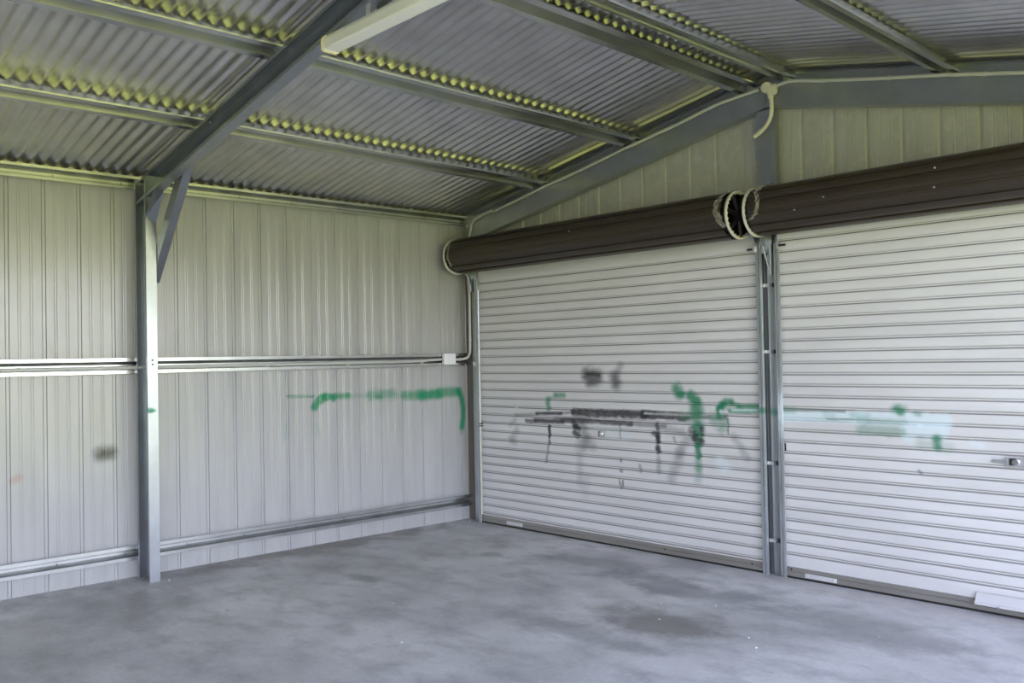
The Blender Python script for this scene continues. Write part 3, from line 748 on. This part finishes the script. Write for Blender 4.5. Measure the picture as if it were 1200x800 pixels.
# ================================================================ ROLLER DOORS
ROLL_R = 0.160; ROLL_Y = -0.243; ROLL_Z = 2.442
def door(name, xa, xb, strokes, ztop, pitch, label, ring_l, ring_r, roll_a, roll_b):
    root = tag(empty(name, ((xa + xb) / 2, -0.08, 0)), label, 'roller door', kind='structure')
    # curtain: flat bands with recessed grooves
    prof = []
    z = ztop
    for k in range(0, 30):
        t = ztop - k * pitch
        if t - 0.022 < 0.074: break
        prof += [(t, -0.0805), (t - 0.0022, -0.0680), (t - 0.0050, -0.0735), (t - 0.0090, -0.0735), (t - 0.0125, -0.0725), (t - 0.0165, -0.0760), (t - 0.021, -0.0805)]
        b = t - pitch
        for q in (0.125, 0.25, 0.375, 0.5, 0.625, 0.75, 0.875):
            prof.append((t - 0.021 - (pitch - 0.021) * q, -0.0808 - 0.0012 * math.sin(math.pi * q)))
    prof = [(2.44, -0.081), (2.36, -0.081), (ztop + 0.05, -0.081), (ztop + 0.025, -0.0815)] + prof
    prof = [p for p in prof if p[0] > 0.076] + [(0.070, -0.080)]
    nx = int((xb - xa) / 0.0085)
    xs = np.linspace(xa, xb, nx); n = len(prof)
    P = np.array(prof)
    V = np.zeros((nx, n, 3)); V[:, :, 0] = xs[:, None]; V[:, :, 1] = P[None, :, 1]; V[:, :, 2] = P[None, :, 0]
    I = np.arange(nx * n).reshape(nx, n)
    F = np.stack([I[:-1, :-1], I[:-1, 1:], I[1:, 1:], I[1:, :-1]], -1).reshape(-1, 4)
    V = V.reshape(-1, 3)
    me = bpy.data.meshes.new('curtain')
    me.vertices.add(len(V)); me.vertices.foreach_set('co', V.ravel())
    me.loops.add(F.size); me.loops.foreach_set('vertex_index', F.ravel().astype(np.int32))
    me.polygons.add(len(F)); me.polygons.foreach_set('loop_start', np.arange(0, F.size, 4, dtype=np.int32))
    me.update(calc_edges=True); me.validate()
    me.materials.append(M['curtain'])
    o = bpy.data.objects.new('curtain', me); COL.objects.link(o)
    o.parent = root; o.matrix_parent_inverse = Matrix.Translation(-root.location)
    set_paint(o, V[:, 0], V[:, 2], strokes)
    # pale nylon tape along both edges of the curtain
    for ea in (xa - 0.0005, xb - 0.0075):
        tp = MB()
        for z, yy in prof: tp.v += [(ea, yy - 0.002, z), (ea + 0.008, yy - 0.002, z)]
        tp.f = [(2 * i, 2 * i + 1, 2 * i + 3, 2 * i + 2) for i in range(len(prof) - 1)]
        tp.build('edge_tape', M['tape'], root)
    # bottom rail and rubber seal
    prof_r = [(-0.074, 0.074), (-0.090, 0.070), (-0.094, 0.050), (-0.090, 0.042), (-0.094, 0.036), (-0.096, 0.014), (-0.074, 0.014)]
    rail = MB().extrude(prof_r, [(xa, 0, 0), (xb, 0, 0)], (0, 1, 0), (0, 0, 1)).build('bottom_rail', M['rail'], root)
    MB().box(xa, xb, -0.092, -0.07, 0.0, 0.015).build('rubber_seal', M['rubber'], root)
    # rolled up curtain with its ribs
    rp = []
    N = 13
    for k in range(N):
        a0 = 2 * math.pi * k / N
        for fr, dr in ((0.0, 0.0), (0.02, -0.011), (0.27, -0.011), (0.29, 0.0), (0.52, 0.003), (0.76, 0.003)):
            a = a0 + fr * 2 * math.pi / N + 0.35
            rp.append((math.cos(a) * (ROLL_R + dr), math.sin(a) * (ROLL_R + dr)))
    rp.append(rp[0])
    rb = MB().extrude(rp, [(roll_a, ROLL_Y, ROLL_Z), (roll_b, ROLL_Y, ROLL_Z)], (0, 1, 0), (0, 0, 1))
    roll = rb.build('curtain_roll', M['rolled'], root)
    MB().cyl((roll_a - 0.3 if roll_a > 1 else 0.03, ROLL_Y, ROLL_Z), (roll_b + 0.12, ROLL_Y, ROLL_Z), 0.017, 14).build('axle', M['dark'], root)
    # drum wheels: nylon hoop, toothed flange and spokes
    for rx, inward in ((ring_l, 1), (ring_r, -1)):
        wh = MB()
        for k in range(7):
            a = 2 * math.pi * k / 7 + 0.3
            ca, sa = math.cos(a), math.sin(a)
            wh.cyl((rx, ROLL_Y + 0.015 * ca, ROLL_Z + 0.015 * sa), (rx, ROLL_Y + 0.15 * ca, ROLL_Z + 0.15 * sa), 0.016, 8)
        wh.cyl((rx - 0.02, ROLL_Y, ROLL_Z), (rx + 0.02, ROLL_Y, ROLL_Z), 0.045, 20)
        wh.cyl((rx, ROLL_Y, ROLL_Z), (rx + inward * abs((roll_a if inward > 0 else roll_b) - rx), ROLL_Y, ROLL_Z), 0.146, 36, caps=False)
        w = wh.build('drum_wheel', M['black'], root)
        hoop = MB()
        nseg = 56
        for rr in (0.152, 0.166):
            for dx in (-0.008, 0.008):
                for k in range(nseg):
                    t = 2 * math.pi * k / nseg
                    hoop.v.append((rx + dx, ROLL_Y + rr * math.cos(t), ROLL_Z + rr * math.sin(t)))
        ring = lambda i, k: i * nseg + k % nseg
        for k in range(nseg):
            for a_, b_ in ((0, 1), (1, 3), (3, 2), (2, 0)):
                hoop.f.append((ring(a_, k), ring(a_, k + 1), ring(b_, k + 1), ring(b_, k)))
        h = hoop.build('rim', M['ring'], w, bevel=0.003)
        teeth = MB()
        for k in range(26):
            t = 2 * math.pi * k / 26; ca, sa = math.cos(t), math.sin(t)
            teeth.cyl((rx - 0.006, ROLL_Y + 0.147 * ca, ROLL_Z + 0.147 * sa), (rx + 0.006, ROLL_Y + 0.147 * ca, ROLL_Z + 0.147 * sa), 0.007, 6)
        teeth.build('teeth', M['ring'], w)
    return root, roll

door_1, roll_1 = door('door_1', 0.255, 3.195, DOOR_1_STROKES, 2.2075, 0.0752,
                      'left roller door with black and green spray paint on its grey slats', 0.150, 3.157, 0.225, 3.115)
door_2, roll_2 = door('door_2', 3.345, 6.30, DOOR_2_STROKES, 2.270, 0.0750,
                      'right roller door with a pale painted-over band on its slats', 3.292, 6.33, 3.325, 6.27)

# vertical guide channels
def guide(parent, xw, side, ztop=2.24):
    """channel with its web at xw, opening towards the curtain (side +1: to +x); a groove runs down its face"""
    e = side
    prof = [(xw + 0.036 * e, -0.106), (xw + 0.036 * e, -0.114), (xw + 0.021 * e, -0.114), (xw + 0.019 * e, -0.104),
            (xw + 0.012 * e, -0.104), (xw + 0.010 * e, -0.114), (xw, -0.114), (xw, -0.093)]
    o = MB().extrude(prof, [(0, 0, 0.0), (0, 0, ztop)], (1, 0, 0), (0, 1, 0)).build('guide_track', M['guide'], parent, solid=0.002)
    prof = [(xw + 0.03 * e, -0.056), (xw + 0.004 * e, -0.056), (xw + 0.004 * e, -0.093)]
    MB().extrude(prof, [(0, 0, 0.0), (0, 0, ztop)], (1, 0, 0), (0, 1, 0)).build('guide_back', M['dark'], o, solid=0.002)
    return o
g1 = guide(door_1, 0.238, 1); g2 = guide(door_1, 3.232, -1)
g3 = guide(door_2, 3.336, 1); g4 = guide(door_2, 6.31, -1)
MB().box(3.240, 3.254, -0.071, -0.067, 0.0, 2.24).build('gap_shade_strip', M['strip'], door_1)  # thin dark plate painting in the shadow gap beside the guide
# stop bolts at the top of the guides
for par, x, s, z in ((door_1, 3.19, -1, 2.215), (door_2, 3.37, 1, 2.222)):
    MB().cyl((x, -0.118, z), (x + 0.055 * s, -0.118, z), 0.008, 10).build('stop_bolt', M['dark'], par)
    MB().box(x - 0.008, x + 0.008, -0.128, -0.108, z - 0.02, z + 0.02).build('stop_bracket', M['alloy'], par)
# brackets carrying the axles, bent plates on the posts
def axle_bracket(parent, x, x1):
    b = MB()
    b.box(x, x + 0.006, ROLL_Y - 0.03, -0.09, ROLL_Z - 0.02, ROLL_Z + 0.02)
    b.add([(x, ROLL_Y - 0.03, ROLL_Z - 0.02), (x, -0.09, ROLL_Z - 0.02), (x, -0.09, ROLL_Z - 0.26), (x + 0.006, ROLL_Y - 0.03, ROLL_Z - 0.02), (x + 0.006, -0.09, ROLL_Z - 0.02), (x + 0.006, -0.09, ROLL_Z - 0.26)],
          [(0, 1, 2), (3, 5, 4), (0, 2, 5, 3)])
    b.box(min(x, x1), max(x, x1), -0.096, -0.09, ROLL_Z - 0.26, ROLL_Z + 0.02)
    return b.build('axle_bracket', M['frame'], parent)
axle_bracket(door_1, 3.212, 3.26); axle_bracket(door_2, 3.262, 3.31); axle_bracket(door_1, 0.205, 0.245)
# steel spring tails hanging below the wheels
MB().tube([(3.255, -0.13, 2.30), (3.268, -0.115, 2.18), (3.292, -0.10, 2.07)], 0.006, 8).build('spring_tail', M['chrome'], door_2)
MB().tube([(3.30, -0.10, 2.26), (3.302, -0.098, 2.14), (3.300, -0.096, 2.03)], 0.012, 8).build('spring_tail', M['frame'], door_2)
MB().box(0.206, 0.214, -0.13, -0.095, 2.12, 2.30).build('spring_tail', M['frame'], door_1)
MB().tube([(0.165, -0.17, 2.30), (0.185, -0.14, 2.24), (0.20, -0.125, 2.12)], 0.006, 8).build('spring_tail', M['alloy'], door_1)

# crinkled packing film caught on the wheels
def film(parent, pts, w, seed, name='plastic_wrap'):
    rnd = random.Random(seed); P = smooth_path(pts, 7); vs = []; fs = []; n = 7
    for i, p in enumerate(P):
        for k in range(n):
            q = k / (n - 1) - 0.5
            vs.append((p.x + q * w + rnd.uniform(-.006, .006), p.y + rnd.uniform(-.008, .008) + 0.02 * abs(q), p.z + rnd.uniform(-.008, .008)))
    for i in range(len(P) - 1):
        for k in range(n - 1): fs.append((i * n + k, i * n + k + 1, (i + 1) * n + k + 1, (i + 1) * n + k))
    return mesh_obj(name, vs, fs, M['film'], parent)
R2 = ROLL_R + 0.012
def on_roll(deg, x, extra=0.0):
    a = math.radians(deg); return (x, ROLL_Y + (R2 + extra) * math.cos(a), ROLL_Z + (R2 + extra) * math.sin(a))
film(door_1, [on_roll(95, 3.14), on_roll(120, 3.11), on_roll(145, 3.095, 0.01), on_roll(170, 3.085, 0.015), on_roll(195, 3.11, 0.01), on_roll(212, 3.13)], 0.045, 3)
film(door_2, [on_roll(85, 3.40, 0.005), on_roll(115, 3.385, 0.005), on_roll(140, 3.375, 0.01)], 0.06, 5)
film(door_2, [on_roll(140, 3.37, 0.008), on_roll(165, 3.40, 0.008), on_roll(190, 3.385, 0.006), on_roll(203, 3.34)], 0.03, 9)
film(door_1, [on_roll(100, 0.20), on_roll(140, 0.205), on_roll(185, 0.215), on_roll(215, 0.23)], 0.03, 15)

# locks, handle, stickers
lk = MB().box(1.700, 1.778, -0.094, -0.08, 0.857, 0.905).build('lock_plate', M['chrome'], door_1, bevel=0.003)
MB().cyl((1.739, -0.094, 0.881), (1.739, -0.106, 0.881), 0.012, 14).build('lock_barrel', M['alloy'], lk)
MB().box(1.712, 1.720, -0.097, -0.094, 0.862, 0.900).build('latch_slot', M['dark'], lk)
lk2 = MB().box(4.745, 4.97, -0.100, -0.08, 0.842, 0.896).build('lock_body', M['alloy'], door_2, bevel=0.006)
MB().cyl((4.80, -0.10, 0.868), (4.80, -0.116, 0.868), 0.017, 16).build('lock_barrel', M['chrome'], lk2)
MB().cyl((4.90, -0.10, 0.868), (4.90, -0.112, 0.868), 0.012, 16).build('lock_barrel', M['chrome'], lk2)
MB().box(4.765, 4.80, -0.104, -0.10, 0.850, 0.888).build('latch', M['dark'], lk2)
MB().box(4.675, 4.748, -0.094, -0.084, 0.858, 0.876).build('lock_bar', M['guide'], door_2)
MB().box(4.965, 5.04, -0.094, -0.084, 0.858, 0.876).build('lock_bar', M['dark'], door_2)
hd = MB().extrude([(-0.09, 0.112), (-0.098, 0.112), (-0.128, 0.068), (-0.136, 0.066), (-0.138, 0.052), (-0.128, 0.048), (-0.09, 0.056)], [(4.572, 0, 0), (5.13, 0, 0)], (0, 1, 0), (0, 0, 1))
n0 = len(hd.v); hd.f.append(tuple(range(0, 7))); hd.f.append(tuple(range(13, 6, -1)))
lift = hd.build('lift_handle', M['handle'], door_2)
MB().cyl((4.70, -0.134, 0.054), (4.70, -0.144, 0.052), 0.008, 10).build('handle_bolt', M['chrome'], lift)
def sticker(parent, x0, x1, z0, z1):
    s = MB().box(x0, x1, -0.0985, -0.0945, z0, z1).build('sticker', M['sticker'], parent)
    ink = MB()
    for z in np.linspace(z0 + 0.006, z1 - 0.006, 3):
        x = x0 + 0.008
        r = random.Random(int(x0 * 100) + int(z * 1000))
        while x < x1 - 0.02:
            w = r.uniform(0.006, 0.02); ink.box(x, min(x + w, x1 - 0.006), -0.0992, -0.0984, z - 0.0015, z + 0.0015); x += w + 0.006
    o = ink.build('fine_print', M['ink'], s); o['kind'] = 'stuff'
sticker(door_1, 0.60, 0.80, 0.024, 0.050)
sticker(door_2, 3.50, 3.72, 0.020, 0.046)
for z in (0.905, 0.885):
    MB().box(0.272, 0.284, -0.118, -0.08, z - 0.005, z + 0.005).build('latch_hole', M['black'], door_1)
MB().box(3.366, 3.374, -0.086, -0.08, 0.845, 0.895).build('latch_plate', M['dark'], door_2)
for par, pts in ((door_1, [(3.10, 0.05), (2.35, 0.045)]), (door_2, [(3.40, 0.06)])):
    for x, z in pts: MB().cyl((x, -0.094, z), (x, -0.099, z), 0.006, 8).build('rivet', M['dark'], par)
def roll_rivet(par, x, deg):
    a = math.radians(deg); p = Vector((x, ROLL_Y + (ROLL_R + .002) * math.cos(a), ROLL_Z + (ROLL_R + .002) * math.sin(a)))
    MB().cyl(p, p + Vector((0, math.cos(a), math.sin(a))) * 0.006, 0.006, 8).build('rivet', M['alloy'], par)
for x, dg in ((4.52, 152), (4.52, 192), (3.86, 178), (3.66, 196)): roll_rivet(door_2, x, dg)
roll_rivet(door_1, 1.72, 165)

# ================================================================ SERVICES
def conduit(name, pts, r, label, mat='conduit', sub=6, saddles=(), cat='conduit'):
    o = MB().tube(pts, r, 10, sub).build(name, M[mat], None, smooth=True)
    tag(o, label, cat)
    for p, ax in saddles:
        p = Vector(p); ax = Vector(ax)
        a = ax.orthogonal()
        s = MB().cyl(p - ax * 0.008, p + ax * 0.008, r + 0.003, 12)
        s.build('saddle', M[mat], o)
    return o
cy = lambda y: (0.074, y, 1.493)
c1 = conduit('conduit', [(0.062, BACK + 0.1, 1.481), (0.064, -4.0, 1.484), (0.066, -1.5, 1.487), (0.068, -0.75, 1.489), (0.075, -0.50, 1.498), (0.080, -0.39, 1.503)], 0.0125,
             'grey conduit running along the middle girt of the left wall', saddles=[((0.064, y, 1.484), (0, 1, 0)) for y in (-3.90, -3.38, -2.62, -2.12, -1.38, -0.60)])
jb = MB().box(0.062, 0.105, -0.375, -0.238, 1.452, 1.556).build('junction_box', M['white'], None, bevel=0.008)
tag(jb, 'square white junction box on the middle girt near the corner', 'junction box')
MB().box(0.105, 0.110, -0.352, -0.261, 1.472, 1.536).build('lid', M['white'], jb, bevel=0.003)
conduit('conduit', [(0.08, -0.24, 1.498), (0.09, -0.17, 1.499), (0.115, -0.118, 1.512), (0.14, -0.108, 1.545), (0.150, -0.106, 1.60), (0.152, -0.105, 1.9), (0.152, -0.105, 2.12), (0.145, -0.11, 2.25), (0.145, -0.10, 2.5), (0.17, -0.10, 2.66), (0.225, -0.108, 2.765), (0.33, -0.108, 2.81), (0.50, -0.108, 2.838)], 0.0125,
        'grey conduit bending up the corner behind the door roll', saddles=[((0.151, -0.105, 1.68), (0, 0, 1)), ((0.152, -0.105, 2.13), (0, 0, 1)), ((0.088, -0.18, 1.499), (0, 1, 0))])
sl = lambda x: 2.731 + 0.184 * x
def lay(x): return (x, -0.1075, sl(x) + 0.004 + 0.004 * math.sin(x * 7)) if x <= RIDGE else (x, -0.1075, sl(RIDGE) - 0.199 * (x - RIDGE) + 0.004 + 0.003 * math.sin(x * 6))
conduit('conduit', [lay(x) for x in np.linspace(0.50, 2.9, 9)] + [(3.1, -0.106, 3.292), (3.25, -0.11, 3.302)], 0.012, 'grey conduit along the gable rafter left of the ridge',
        saddles=[(lay(x), (1, 0, 0.184)) for x in (0.56, 1.35, 2.15, 2.85)])
conduit('conduit', [(3.37, -0.11, 3.298), (3.5, -0.106, 3.303)] + [lay(x) for x in np.linspace(3.7, 6.3, 8)], 0.012, 'grey conduit along the gable rafter right of the ridge',
        saddles=[(lay(x), (1, 0, -0.199)) for x in (3.72, 4.15, 4.70, 5.3)])
rj = MB().cyl((3.318, -0.092, 3.298), (3.318, -0.135, 3.298), 0.038, 28).build('junction_box', M['cream'], None, bevel=0.004)
tag(rj, 'round cream junction box on the gable apex', 'junction box')
MB().cyl((3.35, -0.11, 3.296), (3.385, -0.11, 3.296), 0.02, 14).build('spout', M['cream'], rj)
MB().cyl((3.335, -0.115, 3.27), (3.345, -0.115, 3.225), 0.02, 14).build('spout', M['cream'], rj)
MB().cyl((3.37, -0.115, 3.262), (3.37, -0.13, 3.262), 0.026, 18).build('lid', M['cream'], rj)
conduit('flexible_conduit', [(3.343, -0.112, 3.235), (3.347, -0.112, 3.17), (3.340, -0.112, 3.11), (3.315, -0.112, 3.06), (3.27, -0.112, 3.02), (3.205, -0.112, 2.985)], 0.014,
        'short curved cream conduit hanging below the round junction box', 'cream', saddles=[((3.255, -0.112, 3.012), (0.8, 0, 0.45))])

# fluorescent batten fixed level under the rafter apex
BY, BZ = -3.127, 3.062
bt = empty('light_batten', (RIDGE, BY, BZ))
tag(bt, 'long white fluorescent batten light fixed under the rafter at the ridge', 'light fitting')
bp = [(-0.032, 0.071), (-0.043, 0.052), (-0.043, 0.008), (-0.036, 0.0), (0.036, 0.0), (0.043, 0.008), (0.043, 0.052), (0.032, 0.071), (-0.032, 0.071)]
x0, x1 = 2.658, 2 * RIDGE - 2.658
MB().extrude(bp, [(x0 + 0.012, BY, BZ), (x1 - 0.012, BY, BZ)], (0, 1, 0), (0, 0, 1)).build('body', M['batten'], bt)
for xa, xb in ((x0 - 0.006, x0 + 0.014), (x1 - 0.014, x1 + 0.006)):
    e = MB()
    q = [(a * 1.05, (b - 0.0355) * 1.05 + 0.0355) for a, b in bp[:-1]]
    e.v = [(x, BY + a, BZ + b) for x in (xa, xb) for a, b in q]
    n = len(q); e.f = [tuple(range(n)), tuple(range(2 * n - 1, n - 1, -1))] + [(k, (k + 1) % n, n + (k + 1) % n, n + k) for k in range(n)]
    e.build('end_cap', M['batten_end'], bt, bevel=0.003)
for x in (3.0, 2 * RIDGE - 3.0):
    MB().box(x - 0.015, x + 0.015, BY - 0.002, BY + 0.002, BZ + 0.07, 2.618 + 0.196 * 3.0 + 0.0).build('hanger', M['alloy'], bt)

# pale chips lying on the slab
rc_ = random.Random(4)
for x, y, s in ((3.42, -1.00, 0.0074), (3.15, -1.18, 0.0068), (3.35, -1.45, 0.0062), (3.9, -1.4, 0.0074), (4.02, -1.52, 0.0087), (0.30, -3.02, 0.0099), (1.95, -2.3, 0.0062), (1.05, -2.25, 0.0056), (0.13, -0.13, 0.0087), (2.62, -2.72, 0.0074)):
    vs = [(x + s * math.cos(k * 1.05) * rc_.uniform(.6, 1.2), y + s * math.sin(k * 1.05) * rc_.uniform(.6, 1.2), 0.0) for k in range(6)]
    vs += [(a * .7 + x * .3, b * .7 + y * .3, s * 0.6) for a, b, _ in vs]
    fs = [tuple(range(5, -1, -1)), tuple(range(6, 12))] + [(k, (k + 1) % 6, 6 + (k + 1) % 6, 6 + k) for k in range(6)]
    lab = {0.30: 'tiny pale chip beside the foot of the steel column', 0.13: 'tiny pale chip in the far left corner by the corner post'}.get(x)
    tag(mesh_obj('concrete_chip', vs, fs, M['chip']), lab or 'tiny pale chip lying on the open concrete floor', 'debris', 'pale chips scattered on the floor')
